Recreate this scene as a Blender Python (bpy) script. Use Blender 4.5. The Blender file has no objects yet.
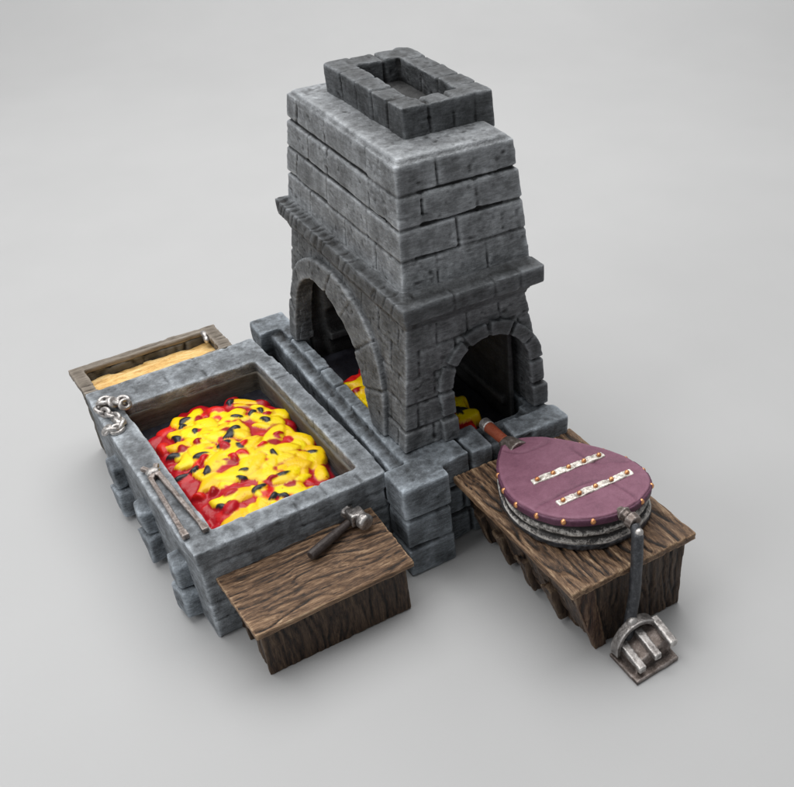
# Painted miniature of a blacksmith's forge on a pale seamless sheet.  1 unit = 1 cm.
import bpy, bmesh, math, random
import numpy as np
from mathutils import Vector, Matrix
rnd = random.Random(7)
sc = bpy.context.scene
C = sc.collection
sc.unit_settings.system = 'METRIC'; sc.unit_settings.scale_length = 0.01

# ------------------------------------------------------------------ noise
def _h(i, j, k, s):
    n = (i*374761393 + j*668265263 + k*2147483647 + s*1274126177) & 0xffffffff
    n = ((n ^ (n >> 13))*1274126177) & 0xffffffff
    return ((n ^ (n >> 16)) & 0xffff)/65535.0
def vnoise(p, s=0):
    p = np.asarray(p, float); f = np.floor(p); t = p-f; t = t*t*(3-2*t); f = f.astype(np.int64)
    o = 0
    for a in (0, 1):
        for b in (0, 1):
            for c in (0, 1):
                w = (t[:, 0] if a else 1-t[:, 0])*(t[:, 1] if b else 1-t[:, 1])*(t[:, 2] if c else 1-t[:, 2])
                o = o + w*_h(f[:, 0]+a, f[:, 1]+b, f[:, 2]+c, s)
    return o*2-1
def fbm(p, s=0, n=3):
    o = 0; a = 1; t = 0
    for i in range(n):
        o = o + a*vnoise(np.asarray(p)*(2**i)+17.3*i, s+i); t += a; a *= .5
    return o/t

# ------------------------------------------------------------------ materials
def node_mat(name):
    m = bpy.data.materials.new(name); m.use_nodes = True
    nt = m.node_tree; b = nt.nodes['Principled BSDF']
    return m, nt, b
def N(nt, t, **k):
    n = nt.nodes.new(t)
    for a, v in k.items():
        setattr(n, a, v)
    return n
def ramp(nt, fac, stops):
    r = N(nt, 'ShaderNodeValToRGB'); e = r.color_ramp.elements
    while len(e) < len(stops): e.new(.5)
    for el, (p, c) in zip(e, stops):
        el.position = p; el.color = (*c, 1) if len(c) == 3 else c
    nt.links.new(fac, r.inputs[0]); return r.outputs[0]
def math_n(nt, op, a, b=None, clamp=False):
    n = N(nt, 'ShaderNodeMath', operation=op); n.use_clamp = clamp
    for i, v in enumerate((a, b)):
        if v is None: continue
        if isinstance(v, (int, float)): n.inputs[i].default_value = v
        else: nt.links.new(v, n.inputs[i])
    return n.outputs[0]
def noise(nt, scale, detail=4, rough=.6, sc3=None):
    tc = N(nt, 'ShaderNodeTexCoord'); mp = N(nt, 'ShaderNodeMapping')
    nt.links.new(tc.outputs['Object'], mp.inputs[0])
    if sc3: mp.inputs['Scale'].default_value = sc3
    n = N(nt, 'ShaderNodeTexNoise'); n.inputs['Scale'].default_value = scale
    n.inputs['Detail'].default_value = detail; n.inputs['Roughness'].default_value = rough
    nt.links.new(mp.outputs[0], n.inputs['Vector']); return n.outputs['Fac']
def painted(name, stops, rough=.75, grain=None, spec=.3, nz=.35, bump=.25, tint=None, tamt=.3, bs=28, fz=14, metal=0.0, streak=None):
    """paint that pools dark in carved recesses and is dry-brushed pale on edges: 'relief' is a stored attribute"""
    m, nt, b = node_mat(name)
    at = N(nt, 'ShaderNodeAttribute', attribute_name='relief')
    g = grain or (1, 1, 1)
    n1 = noise(nt, 1.6, 5, .65, g); n2 = noise(nt, fz, 5, .7, g)
    v = math_n(nt, 'ADD', at.outputs['Fac'], math_n(nt, 'MULTIPLY', math_n(nt, 'SUBTRACT', n1, .5), nz))
    v = math_n(nt, 'ADD', v, math_n(nt, 'MULTIPLY', math_n(nt, 'SUBTRACT', n2, .5), nz*1.3))
    n3 = noise(nt, fz*3.1, 3, .7, streak or g)          # fine dry-brush drag
    v = math_n(nt, 'ADD', v, math_n(nt, 'MULTIPLY', math_n(nt, 'SUBTRACT', n3, .5), nz*.9))
    n4 = noise(nt, 24, 3, .75, streak or g)
    v = math_n(nt, 'ADD', v, math_n(nt, 'MULTIPLY', math_n(nt, 'SUBTRACT', n4, .5), nz*.75))
    col = ramp(nt, v, stops)
    if tint:
        mx = N(nt, 'ShaderNodeMix', data_type='RGBA'); nt.links.new(col, mx.inputs[6])
        mx.inputs[7].default_value = (*tint, 1)
        f = math_n(nt, 'MULTIPLY', math_n(nt, 'SUBTRACT', noise(nt, 1.1, 3), .42, True), tamt*4, True)
        nt.links.new(f, mx.inputs[0]); col = mx.outputs[2]
    nt.links.new(col, b.inputs['Base Color'])
    b.inputs['Metallic'].default_value = metal
    b.inputs['Specular IOR Level'].default_value = spec
    rr = N(nt, 'ShaderNodeMapRange'); nt.links.new(n2, rr.inputs[0]); rr.inputs[3].default_value = rough-.12; rr.inputs[4].default_value = rough+.12
    nt.links.new(rr.outputs[0], b.inputs['Roughness'])
    bp = N(nt, 'ShaderNodeBump'); bp.inputs['Strength'].default_value = bump; bp.inputs['Distance'].default_value = .03
    nt.links.new(noise(nt, bs, 5, .65, g), bp.inputs['Height']); nt.links.new(bp.outputs[0], b.inputs['Normal'])
    return m

M = {}
def stone(name, k, cool, nz=.44):
    def c(v): return (v*k*(1-.10*cool), v*k, v*k*(1+.10*cool))
    return painted(name, [(0, c(.002)), (.2, c(.008)), (.35, c(.045)), (.5, c(.115)), (.66, c(.23)), (.82, c(.42)), (1, c(.6))], rough=.6, spec=.4, nz=nz, bump=.75, fz=2.6, streak=(.55, .55, 2.6))
M['stone_stack'] = stone('grey_stone_paint', 1.38, .5, .34)
M['stone_body'] = stone('dark_grey_stone_paint', .84, .5)
M['stone_cap'] = stone('sooty_stone_paint', .52, .6)
M['stone_base'] = stone('blue_grey_stone_paint', 1.1, 1.1)
M['stone_trough'] = stone('pale_blue_grey_stone_paint', 1.4, .8, .40)
M['stone_dark'] = stone('black_stone_paint', .22, .2)
def wood(name, g, k=1.0, red=0):
    return painted(name, [(0, (.006*k, .004*k, .003*k)), (.26, (.02*k, .013*k, .009*k)), (.48, (.092*k, (.050-.015*red)*k, (.027-.010*red)*k)),
                          (.72, (.25*k, .152*k, .086*k)), (1, (.56*k, .41*k, .26*k))], rough=.5, grain=g, spec=.4, nz=.7, bump=.7, bs=11, fz=8)
M['wood_x'] = wood('brown_wood_paint_across', (.4, 5, 5), 1.1)
M['wood_y'] = wood('brown_wood_paint_along', (5, .4, 5), .95)
M['wood_z'] = wood('dark_wood_paint_upright', (5, 5, .4), .36, .25)
M['wood_zr'] = wood('reddish_wood_paint_upright', (4, 4, .4), .6, .9)
M['wood_grey'] = painted('grey_brown_wood_paint', [(0, (.008, .007, .006)), (.3, (.05, .040, .032)), (.5, (.14, .118, .095)), (.75, (.28, .245, .205)), (1, (.45, .43, .4))], grain=(.6, 4, 4), bs=9, fz=5)
M['wood_greyd'] = painted('dark_plank_paint', [(0, (.006, .005, .005)), (.3, (.03, .027, .023)), (.5, (.085, .078, .066)), (.8, (.17, .16, .14)), (1, (.3, .29, .27))], grain=(.5, .5, 4), bs=9, fz=5)
M['metal'] = painted('dull_silver_paint', [(0, (.02, .018, .016)), (.35, (.10, .09, .085)), (.55, (.3, .28, .27)), (.8, (.62, .6, .58)), (1, (.9, .88, .86))], rough=.36, metal=.75, spec=.5, bump=.3)
M['silver_white'] = painted('pale_silver_paint', [(0, (.08, .07, .06)), (.35, (.3, .27, .24)), (.5, (.5, .46, .41)), (.75, (.85, .81, .74)), (1, (1, .97, .9))], rough=.4, metal=.3, spec=.5, nz=.7, fz=9)
M['metal_dark'] = painted('gunmetal_paint', [(0, (.006, .006, .006)), (.4, (.025, .026, .03)), (.6, (.06, .063, .07)), (.85, (.17, .175, .19)), (1, (.4, .4, .42))], rough=.42, metal=.5, spec=.5)
M['metal_brown'] = painted('worn_iron_paint', [(0, (.01, .007, .006)), (.35, (.05, .038, .033)), (.55, (.15, .12, .105)), (.8, (.38, .34, .32)), (1, (.6, .57, .55))], rough=.42, metal=.55, spec=.5)
M['copper'] = painted('copper_paint', [(0, (.1, .03, .012)), (.4, (.35, .11, .045)), (.6, (.62, .25, .10)), (.85, (.85, .45, .2)), (1, (1, .75, .4))], rough=.33, metal=.75, spec=.5)
M['gold'] = painted('gold_paint', [(0, (.12, .05, .015)), (.4, (.5, .25, .07)), (.6, (.8, .48, .15)), (1, (1, .8, .4))], rough=.3, metal=.75, spec=.5)
M['leather'] = painted('grey_ribbed_leather_paint', [(0, (.004, .004, .004)), (.35, (.022, .021, .02)), (.47, (.05, .047, .045)), (.58, (.26, .245, .23)), (.8, (.72, .70, .66))], rough=.5, nz=.5)
M['purple'] = painted('mauve_wood_paint', [(0, (.04, .012, .025)), (.25, (.11, .042, .07)), (.5, (.20, .083, .125)), (.75, (.27, .125, .18)), (1, (.42, .24, .31))], rough=.55, nz=.34, spec=.3, bump=.4, fz=2.5)
M['purple_shade'] = painted('mauve_shade_paint', [(0, (.012, .004, .010)), (.4, (.05, .014, .032)), (.7, (.12, .045, .08)), (1, (.3, .17, .23))], rough=.5, nz=.3)  # darkened mauve: shade on the board's side put into the colour
M['redbrown'] = painted('red_brown_paint', [(0, (.05, .01, .005)), (.5, (.22, .045, .02)), (1, (.4, .12, .06))], rough=.4)
M['handle'] = painted('black_brown_handle_paint', [(0, (.006, .004, .004)), (.5, (.035, .027, .025)), (.8, (.09, .075, .07)), (1, (.2, .18, .17))], rough=.45)
M['sand'] = painted('ochre_paint', [(0, (.16, .07, .015)), (.3, (.50, .27, .08)), (.5, (.74, .47, .17)), (.75, (.86, .66, .34)), (1, (.92, .82, .6))], rough=.4, grain=(.7, 3, 3), nz=.6, bump=.35, bs=10, fz=5)

def coals_mat():
    m, nt, b = node_mat('glossy_ember_paint')
    at = N(nt, 'ShaderNodeAttribute', attribute_name='pigment')
    mx = N(nt, 'ShaderNodeMix', data_type='RGBA', blend_type='MULTIPLY')
    mx.inputs[0].default_value = .75
    nt.links.new(at.outputs['Color'], mx.inputs[6])
    c = ramp(nt, noise(nt, 7, 5, .65), [(.27, (.12, .05, .04)), (.32, (.85, .5, .3)), (.37, (1, .97, .95)), (1, (1, 1, 1))])
    nt.links.new(c, mx.inputs[7]); nt.links.new(mx.outputs[2], b.inputs['Base Color'])
    b.inputs['Roughness'].default_value = .42
    b.inputs['Specular IOR Level'].default_value = .2
    b.inputs['Coat Weight'].default_value = .3; b.inputs['Coat Roughness'].default_value = .06
    bp = N(nt, 'ShaderNodeBump'); bp.inputs['Strength'].default_value = .35; bp.inputs['Distance'].default_value = .04
    nt.links.new(noise(nt, 11, 4, .6), bp.inputs['Height']); nt.links.new(bp.outputs[0], b.inputs['Normal'])
    nt.links.new(bp.outputs[0], b.inputs['Coat Normal'])
    return m
M['coals'] = coals_mat()

# ------------------------------------------------------------------ mesh tools
class MB:
    """collects closed solids"""
    def __init__(s): s.v = []; s.f = []
    def add(s, vs, fs):
        o = len(s.v); s.v += [tuple(map(float, v)) for v in vs]; s.f += [tuple(i+o for i in f) for f in fs]; return s
    def hexa(s, q):   # 8 points: bottom ring 0-3, top ring 4-7
        return s.add(q, [(3, 2, 1, 0), (4, 5, 6, 7), (0, 1, 5, 4), (1, 2, 6, 5), (2, 3, 7, 6), (3, 0, 4, 7)])
    def box(s, a, b, j=0):
        q = [(a[0], a[1], a[2]), (b[0], a[1], a[2]), (b[0], b[1], a[2]), (a[0], b[1], a[2]), (a[0], a[1], b[2]), (b[0], a[1], b[2]), (b[0], b[1], b[2]), (a[0], b[1], b[2])]
        if j: q = [tuple(c+rnd.uniform(-j, j) for c in p) for p in q]
        return s.hexa(q)
    def prism(s, ring, vec):
        n = len(ring); r2 = [tuple(Vector(p)+Vector(vec)) for p in ring]
        return s.add(list(ring)+r2, [tuple(range(n))[::-1], tuple(range(n, 2*n))]+[(i, (i+1) % n, n+(i+1) % n, n+i) for i in range(n)])
    def loft(s, rings):
        n = len(rings[0]); vs = [p for r in rings for p in r]; fs = [tuple(range(n))[::-1], tuple(range((len(rings)-1)*n, len(rings)*n))]
        for k in range(len(rings)-1):
            for i in range(n):
                fs.append((k*n+i, k*n+(i+1) % n, (k+1)*n+(i+1) % n, (k+1)*n+i))
        return s.add(vs, fs)
    def tube(s, pts, rad, n=12):
        pts = [Vector(p) for p in pts]; rings = []
        if not isinstance(rad, (list, tuple)): rad = [rad]*len(pts)
        ref = None
        for i, p in enumerate(pts):
            t = (pts[min(i+1, len(pts)-1)]-pts[max(i-1, 0)]).normalized()
            if ref is None: ref = t.orthogonal().normalized()
            a = (ref-t*ref.dot(t)).normalized(); ref = a; b = t.cross(a)
            rings.append([tuple(p+(a*math.cos(2*math.pi*k/n)+b*math.sin(2*math.pi*k/n))*rad[i]) for k in range(n)])
        return s.loft(rings)
    def ball(s, c, r, n=10, m=7, rot=None):
        if not isinstance(r, (tuple, list)): r = (r, r, r)
        rings = []
        for j in range(m+1):
            th = math.pi*(j/m*.96+.02)
            ring = []
            for k in range(n):
                ph = 2*math.pi*k/n
                p = Vector((r[0]*math.sin(th)*math.cos(ph), r[1]*math.sin(th)*math.sin(ph), -r[2]*math.cos(th)))
                if rot: p = rot @ p
                ring.append(tuple(p+Vector(c)))
            rings.append(ring)
        return s.loft(rings)
    def torus(s, c, R, r, rot=None, n=20, m=8, st=1.0):
        vs = []; fs = []
        for i in range(n):
            a = 2*math.pi*i/n
            for j in range(m):
                b = 2*math.pi*j/m
                p = Vector(((R+r*math.cos(b))*math.cos(a)*st, (R+r*math.cos(b))*math.sin(a), r*math.sin(b)))
                if rot: p = rot @ p
                vs.append(tuple(p+Vector(c)))
        for i in range(n):
            for j in range(m):
                fs.append((i*m+j, ((i+1) % n)*m+j, ((i+1) % n)*m+(j+1) % m, i*m+(j+1) % m))
        return s.add(vs, fs)
    def mesh(s, name='m'):
        me = bpy.data.meshes.new(name); me.from_pydata(s.v, [], s.f); me.update()
        bm = bmesh.new(); bm.from_mesh(me); bmesh.ops.recalc_face_normals(bm, faces=bm.faces); bm.to_mesh(me); bm.free()
        return me

def thing(name, label, cat, loc, group=None, kind=None):
    o = bpy.data.objects.new(name, None); C.objects.link(o); o.location = loc; o.empty_display_size = .5
    tag(o, label, cat, group, kind); return o
def tag(o, label=None, cat=None, group=None, kind=None):
    if label: o['label'] = label
    if cat: o['category'] = cat
    if group: o['group'] = group
    if kind: o['kind'] = kind
    return o
def root_of(o):
    p = Vector((0, 0, 0))
    while o is not None: p += o.location; o = o.parent
    return p

def place(name, co, faces_mesh, mat, parent):
    """link a mesh (world coordinates co) as one object under parent"""
    me = faces_mesh; off = root_of(parent)
    if parent is None: off = Vector((0, 0, 0))
    co = co-np.array(off)
    me.vertices.foreach_set('co', co.astype(np.float32).ravel()); me.update()
    me.materials.clear(); me.materials.append(mat)
    me.polygons.foreach_set('use_smooth', [True]*len(me.polygons))
    me.name = name
    o = bpy.data.objects.new(name, me); C.objects.link(o); o.parent = parent
    return o

def getco(me):
    co = np.empty(len(me.vertices)*3, np.float32); me.vertices.foreach_get('co', co); return co.reshape(-1, 3).astype(float)
def getn(me):
    n = np.empty(len(me.vertices)*3, np.float32); me.vertices.foreach_get('normal', n); return n.reshape(-1, 3).astype(float)
def edges(me):
    e = np.empty(len(me.edges)*2, np.int32); me.edges.foreach_get('vertices', e); return e.reshape(-1, 2)
def smooth(co, e, it, lam=.5):
    n = len(co); deg = np.bincount(e.ravel(), minlength=n).astype(float); deg[deg == 0] = 1
    for _ in range(it):
        s = np.empty_like(co)
        for k in range(co.shape[1]):
            s[:, k] = np.bincount(e[:, 0], co[e[:, 1], k], n)+np.bincount(e[:, 1], co[e[:, 0], k], n)
        co = co*(1-lam)+lam*s/deg[:, None]
    return co

def sculpt(name, mb, mat, parent, vox=.03, sm=3, disp=None, cut=None, rk=1.0, rit=(4, 20)):
    """fuse the solids into one skin, soften it, carve it with disp(co, n) and store how proud or sunk each point is"""
    me = mb if isinstance(mb, bpy.types.Mesh) else mb.mesh()
    o = bpy.data.objects.new('tmp', me); C.objects.link(o)
    r = o.modifiers.new('r', 'REMESH'); r.mode = 'VOXEL'; r.voxel_size = vox
    extra = []
    if cut:
        for c in cut:
            co_ = bpy.data.objects.new('tmpc', c.mesh()); C.objects.link(co_); co_.hide_render = True
            b = o.modifiers.new('b', 'BOOLEAN'); b.operation = 'DIFFERENCE'; b.solver = 'FAST' if False else 'EXACT'; b.object = co_
            extra.append(co_)
        r2 = o.modifiers.new('r2', 'REMESH'); r2.mode = 'VOXEL'; r2.voxel_size = vox
    dg = bpy.context.evaluated_depsgraph_get(); dg.update()
    m2 = bpy.data.meshes.new_from_object(o.evaluated_get(dg))
    for x in [o]+extra: bpy.data.objects.remove(x)
    co = getco(m2); e = edges(m2)
    co = smooth(co, e, sm)
    m2.vertices.foreach_set('co', co.astype(np.float32).ravel()); m2.update()
    n = getn(m2)
    if disp is not None:
        co = co+n*disp(co, n)[:, None]
        m2.vertices.foreach_set('co', co.astype(np.float32).ravel()); m2.update(); n = getn(m2)
    rel = np.zeros(len(co))
    for it, w in zip(rit, (.5, .5)):
        s_ = smooth(co, e, it); d = ((co-s_)*n).sum(1)
        rel += w*d/(vox*.22*math.sqrt(it))
    rel = smooth(rel[:, None], e, 1)[:, 0]
    rel = np.where(rel < 0, rel*1.7, rel*1.05); val = np.clip(.52+.30*rk*rel, 0, 1)
    a = m2.attributes.new('relief', 'FLOAT', 'POINT'); a.data.foreach_set('value', val.astype(np.float32))
    return place(name, co, m2, mat, parent)

def stone_disp(amp=1.0, s=3):
    def f(p, n):
        d = .018*fbm(p*1.6, s, 2)+.007*fbm(p*8, s+5, 3)
        pit = np.clip(fbm(p*np.array([7, 7, 12]), s+9, 2)-.35, 0, 1)
        return amp*(d-.03*pit)
    return f
def grain_disp(axis, amp=1.0, freq=5.0, s=1, planks=None, face=None, sharp=3.2):
    ot = [i for i in range(3) if i != axis]
    def f(p, n):
        q = p.copy(); w = fbm(p*.7, s+3, 2)*.22+.05*fbm(p*2.5, s+4, 2)
        q[:, ot[0]] += w; q[:, ot[1]] += w*.6
        a = q*freq; a[:, axis] = p[:, axis]*.28*freq/3
        g = vnoise(a, s); g2 = vnoise(a*2.3, s+1)
        ridge = -np.clip(1-np.abs(g)*sharp, 0, 1)**1.2
        ridge2 = -np.clip(1-np.abs(g2)*2.6, 0, 1)
        d = amp*(.040*ridge+.022*ridge2+.010*fbm(p*8, s+7, 2))
        if face is not None: d = d*(.25+.75*np.clip(np.abs(n[:, face])*1.5-.5, 0, 1))
        if planks:
            ax, cuts = planks
            for c in cuts:
                d -= .03*amp*np.exp(-((p[:, ax]+.5*w-c)/.028)**2)*(n[:, 2] > .5)
        return d
    return f

def arc(cx, cz, r, a0, a1, n): return [(cx+r*math.cos(a0+(a1-a0)*i/n), cz+r*math.sin(a0+(a1-a0)*i/n)) for i in range(n+1)]

# ------------------------------------------------------------------ block-work
def lerp(a, b, t): return a+(b-a)*t
def frustum_blocks(mb, lo, hi, rows, core=.075, thick=.35, gap=.085, jit=.018, solid=True, xw=1.0, yw=1.0, step=None, jx=None, jy=None):
    """lo/hi = (x0,x1,y0,y1,z).  rows of blocks round a tapering stack, over a solid core"""
    def P(s, t, z, off=0):
        k = (z-lo[4])/(hi[4]-lo[4]); x0 = lerp(lo[0], hi[0], k); x1 = lerp(lo[1], hi[1], k); y0 = lerp(lo[2], hi[2], k); y1 = lerp(lo[3], hi[3], k)
        return (x0+s*(x1-x0), y0+t*(y1-y0), z)
    def frame(z):
        k = (z-lo[4])/(hi[4]-lo[4]); return [lerp(lo[i], hi[i], k) for i in range(4)]
    if solid:
        q = []
        for z in (lo[4], hi[4]):
            a = frame(z); c = core
            q += [(a[0]+c, a[2]+c, z), (a[1]-c, a[2]+c, z), (a[1]-c, a[3]-c, z), (a[0]+c, a[3]-c, z)]
        mb.hexa(q)
    n = len(rows)-1
    for r in range(n):
        z0 = rows[r]+gap/2; z1 = rows[r+1]-gap/2
        fr = frame((z0+z1)/2); W = fr[1]-fr[0]; L = fr[3]-fr[2]
        cx = (.36 if r % 2 else .8)*xw; cy = (.8 if r % 2 else .42)*yw      # corner block sizes swap each row
        def cuts(a, b, w, c0):
            m = max(1, round((b-a-2*c0)/w)); xs = [a, a+c0]
            for i in range(1, m): xs.append(a+c0+(b-a-2*c0)*(i+rnd.uniform(-.12, .12))/m)
            return xs+[b-c0, b]
        xs = cuts(0, W, 1.0*xw, cx); ys = cuts(0, L, 1.05*yw, cy)
        if jx: xs = [0]+[W*t for t in jx[r]]+[W]; ys = [0]+[L*t for t in jy[r]]+[L]
        def cell(xa, xb, ya, yb):
            off = rnd.uniform(-jit, jit)+(step[r] if step else 0)
            q = []
            for z in (z0, z1):
                f_ = frame(z); sx = (f_[1]-f_[0])/W; sy = (f_[3]-f_[2])/L
                e = [f_[0]+xa*sx, f_[0]+xb*sx, f_[2]+ya*sy, f_[2]+yb*sy]
                if xa == 0: e[0] -= off
                else: e[0] += gap/2 if xa in xs else 0
                if xb == W: e[1] += off
                else: e[1] -= gap/2 if xb in xs else 0
                if ya == 0: e[2] -= off
                else: e[2] += gap/2 if ya in ys else 0
                if yb == L: e[3] += off
                else: e[3] -= gap/2 if yb in ys else 0
                q += [(e[0], e[2], z), (e[1], e[2], z), (e[1], e[3], z), (e[0], e[3], z)]
            q = [tuple(c+rnd.uniform(-.006, .006) for c in p) for p in q]
            mb.hexa(q)
        for i in range(len(ys)-1):
            cell(0, thick, ys[i], ys[i+1]); cell(W-thick, W, ys[i], ys[i+1])
        for i in range(len(xs)-1):
            cell(xs[i], xs[i+1], 0, thick); cell(xs[i], xs[i+1], L-thick, L)

# ================================================================== SETTING
def backdrop():
    nx, ny = 60, 120; vs = []; fs = []
    ax = Vector((.57, .82, 0)).normalized(); side = Vector((ax.y, -ax.x, 0))
    prof = []
    R = 16; s0 = 30
    for i in range(ny+1):
        t = -40+i*(140/ny)
        if t < s0: prof.append((t, 0))
        elif t < s0+R*math.pi/2:
            a = (t-s0)/R; prof.append((s0+R*math.sin(a), R-R*math.cos(a)))
        else: prof.append((s0+R, R+(t-s0-R*math.pi/2)))
    for (d, z) in prof:
        for k in range(nx+1):
            p = ax*d+side*(-60+120*k/nx); vs.append((p.x, p.y, z))
    for i in range(ny):
        for k in range(nx):
            a = i*(nx+1)+k; fs.append((a, a+1, a+nx+2, a+nx+1))
    me = bpy.data.meshes.new('backdrop_sheet'); me.from_pydata(vs, [], fs)
    me.polygons.foreach_set('use_smooth', [True]*len(me.polygons))
    m, nt, b = node_mat('pale_grey_sheet')
    c = ramp(nt, noise(nt, .25, 2), [(.3, (.428, .431, .433)), (.7, (.443, .446, .448))]); nt.links.new(c, b.inputs['Base Color'])
    b.inputs['Roughness'].default_value = .55; b.inputs['Specular IOR Level'].default_value = .25
    bp = N(nt, 'ShaderNodeBump'); bp.inputs['Strength'].default_value = .06; bp.inputs['Distance'].default_value = .02
    nt.links.new(noise(nt, 20, 4), bp.inputs['Height']); nt.links.new(bp.outputs[0], b.inputs['Normal'])
    me.materials.append(m)
    o = bpy.data.objects.new('backdrop_sheet', me); C.objects.link(o)
    tag(o, 'pale grey seamless sheet under and behind the forge', 'backdrop', kind='structure')
backdrop()

# ================================================================== FORGE
forge = thing('stone_forge', 'tall grey stone forge hearth with tapering chimney and two arched mouths', 'forge', (1.8, 3.3, 0))
# ---- base
mb = MB()
mb.box((.16, .42, 0), (3.38, 6.75, 1.83))
mb.box((.04, .02, 0), (.79, .6, 1.9)); mb.box((2.8, .2, 0), (3.45, .68, 1.9))                                   # core
for z0, z1, r in ((0.0, .60, .02), (.68, 1.24, .0), (1.32, 2.0, .02)):     # near pillar, three courses
    mb.box((-.03-r, -.06-r, z0), (.86+r, .62, z1), .012)
for z0, z1 in ((0, .60), (.68, 1.24), (1.32, 1.98)):
    mb.box((2.75, .12, z0), (3.52, .7, z1), .012)
    mb.box((-.12, 6.3, z0), (.66, 6.95, z1+.03), .012)
    mb.box((2.75, 6.3, z0), (3.5, 6.9, z1), .012)
y = .62                                                                   # rim of paving stones round the hearth pit
for i, L in enumerate((.62, .75, .7, .8, .72, .8, .7, .6)):
    mb.box((.13, y+.03, 1.3), (.34, y+L-.03, 1.86+.012*(i % 2)), .01)
    if y > .5: mb.box((.36, y+.14, 1.5), (.66, y+L+.08, 1.985+.015*(i % 3)), .012)
    y += L
mb.box((2.95, .6, 1.5), (3.45, 6.4, 1.99), .01)
mb.box((.38, .60, 1.4), (1.0, 1.0, 1.985), .01)
x = .9
for w in (.62, .50):
    mb.box((x, .22, 1.5), (x+w-.07, 1.0, 2.0+rnd.uniform(-.01, .02)), .015); x += w
mb.box((x, .3, 1.4), (x+.35, 1.0, 1.86), .01)
mb.box((2.36, .16, 1.66), (3.56, .62, 2.03), .02)
for r in range(3):                                                        # courses on the recessed front
    xx = .84; k = 0
    while xx < 2.75:
        w = (.62, .5, .7)[(k+r) % 3]; mb.box((xx+.035, .33, r*.63+.03), (min(xx+w-.035, 2.78), .6, r*.63+.57), .012); xx += w; k += 1
for r in range(3):                                                        # right side
    yy = .7
    while yy < 6.2: mb.box((3.2, yy+.03, r*.63+.03), (3.46, yy+.83, r*.63+.57), .012); yy += .9
pit = MB().box((.60, .98, 1.35), (3.1, 5.75, 3))
sculpt('base', mb, M['stone_base'], forge, vox=.03, sm=3, disp=stone_disp(1.0, 11), cut=[pit])

# ---- hearth chamber with two arched mouths
LO = (.5, 3.52, .84, 6.1, 1.99); HI = (.84, 3.16, .92, 5.8, 4.5)
def wx(z): return lerp(LO[0], HI[0], (z-2)/2.5)
def wy(z): return lerp(LO[2], HI[2], (z-2)/2.5)
mb = MB()
frustum_blocks(mb, LO, HI, [1.99, 2.42, 2.93, 3.44, 3.95, 4.46], thick=.2, xw=.72, yw=.72, gap=.05, core=.05, jit=.008)
AY, AYS, ARY = 3.84, 2.06, 1.76       # arch in the left wall: centre y, spring z, radius
AX, AXS, ARX = 2.36, 3.0, .80        # arch in the front wall
def spl(pts, m):
    out = []
    for i in range(len(pts)-1):
        a, b, c, d_ = (Vector(pts[min(max(i+k-1, 0), len(pts)-1)]) for k in range(4))
        for j in range(m):
            t = j/m; out.append(tuple(.5*((2*b)+(c-a)*t+(2*a-5*b+4*c-d_)*t*t+(3*b-a-3*c+d_)*t**3)))
    return out+[tuple(pts[-1])]
def resample(pts, n):
    L = [0]
    for p, q in zip(pts, pts[1:]): L.append(L[-1]+math.dist(p, q))
    out = []
    for k in range(n+1):
        s = L[-1]*k/n; i = max(j for j in range(len(L)-1) if L[j] <= s+1e-9); t = min(1, (s-L[i])/(L[i+1]-L[i]))
        out.append((lerp(pts[i][0], pts[i+1][0], t), lerp(pts[i][1], pts[i+1][1], t)))
    return out
ARC_IN = spl([(2.04, 1.98), (2.36, 2.63), (2.73, 3.07), (3.16, 3.40), (3.72, 3.66), (4.36, 3.80), (4.98, 3.66), (5.42, 3.25), (5.56, 2.6), (5.56, 1.98)], 8)
ARC_OUT = spl([(1.50, 1.98), (1.58, 2.8), (1.86, 3.45), (2.36, 3.88), (3.05, 4.16), (3.9, 4.28), (4.8, 4.16), (5.45, 3.78), (5.80, 3.2), (5.90, 2.6), (5.92, 1.98)], 8)
ring = [(-1, 2.04, 1.5)]+[(-1, a, b) for a, b in ARC_IN]+[(-1, 5.56, 1.5)]
c1 = MB().prism(ring, (2.6, 0, 0))
ring = [(AX-ARX, -1, 1.5)]+[(a, -1, b) for a, b in arc(AX, AXS, ARX, math.pi, 0, 24)]+[(AX+ARX, -1, 1.5)]
c2 = MB().prism(ring, (0, 2.6, 0))
c3 = MB().box((.98, 1.16, 1.2), (3.0, 5.72, 4.2)); c3.hexa([(.70, 1.04, 1.2), (3.2, 1.04, 1.2), (3.2, 5.9, 1.2), (.70, 5.9, 1.2), (1.02, 1.14, 4.25), (3.0, 1.14, 4.25), (3.0, 5.66, 4.25), (1.02, 5.66, 4.25)])
c3 = MB().hexa([(.72, 1.06, 1.2), (3.25, 1.06, 1.2), (3.25, 5.9, 1.2), (.72, 5.9, 1.2), (1.06, 1.16, 4.25), (2.95, 1.16, 4.25), (2.95, 5.62, 4.25), (1.06, 5.62, 4.25)])
sculpt('hearth_chamber', mb, M['stone_body'], forge, vox=.022, sm=3, disp=stone_disp(1.2, 21), cut=[c1, c2, c3])
inner = MB()                                                             # near-black lining of the chamber
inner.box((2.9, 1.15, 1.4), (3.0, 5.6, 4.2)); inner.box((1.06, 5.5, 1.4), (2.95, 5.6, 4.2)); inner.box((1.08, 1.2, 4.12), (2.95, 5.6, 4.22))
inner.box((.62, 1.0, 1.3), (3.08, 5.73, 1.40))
inner.box((.78, 5.62, 1.36), (3.0, 5.84, 3.3)); inner.box((2.78, 1.3, 1.9), (2.92, 5.6, 2.05)); inner.box((1.1, 5.35, 1.9), (2.9, 5.52, 2.05))  # first box added to cover and dim a lit strip at the far wall
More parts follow.
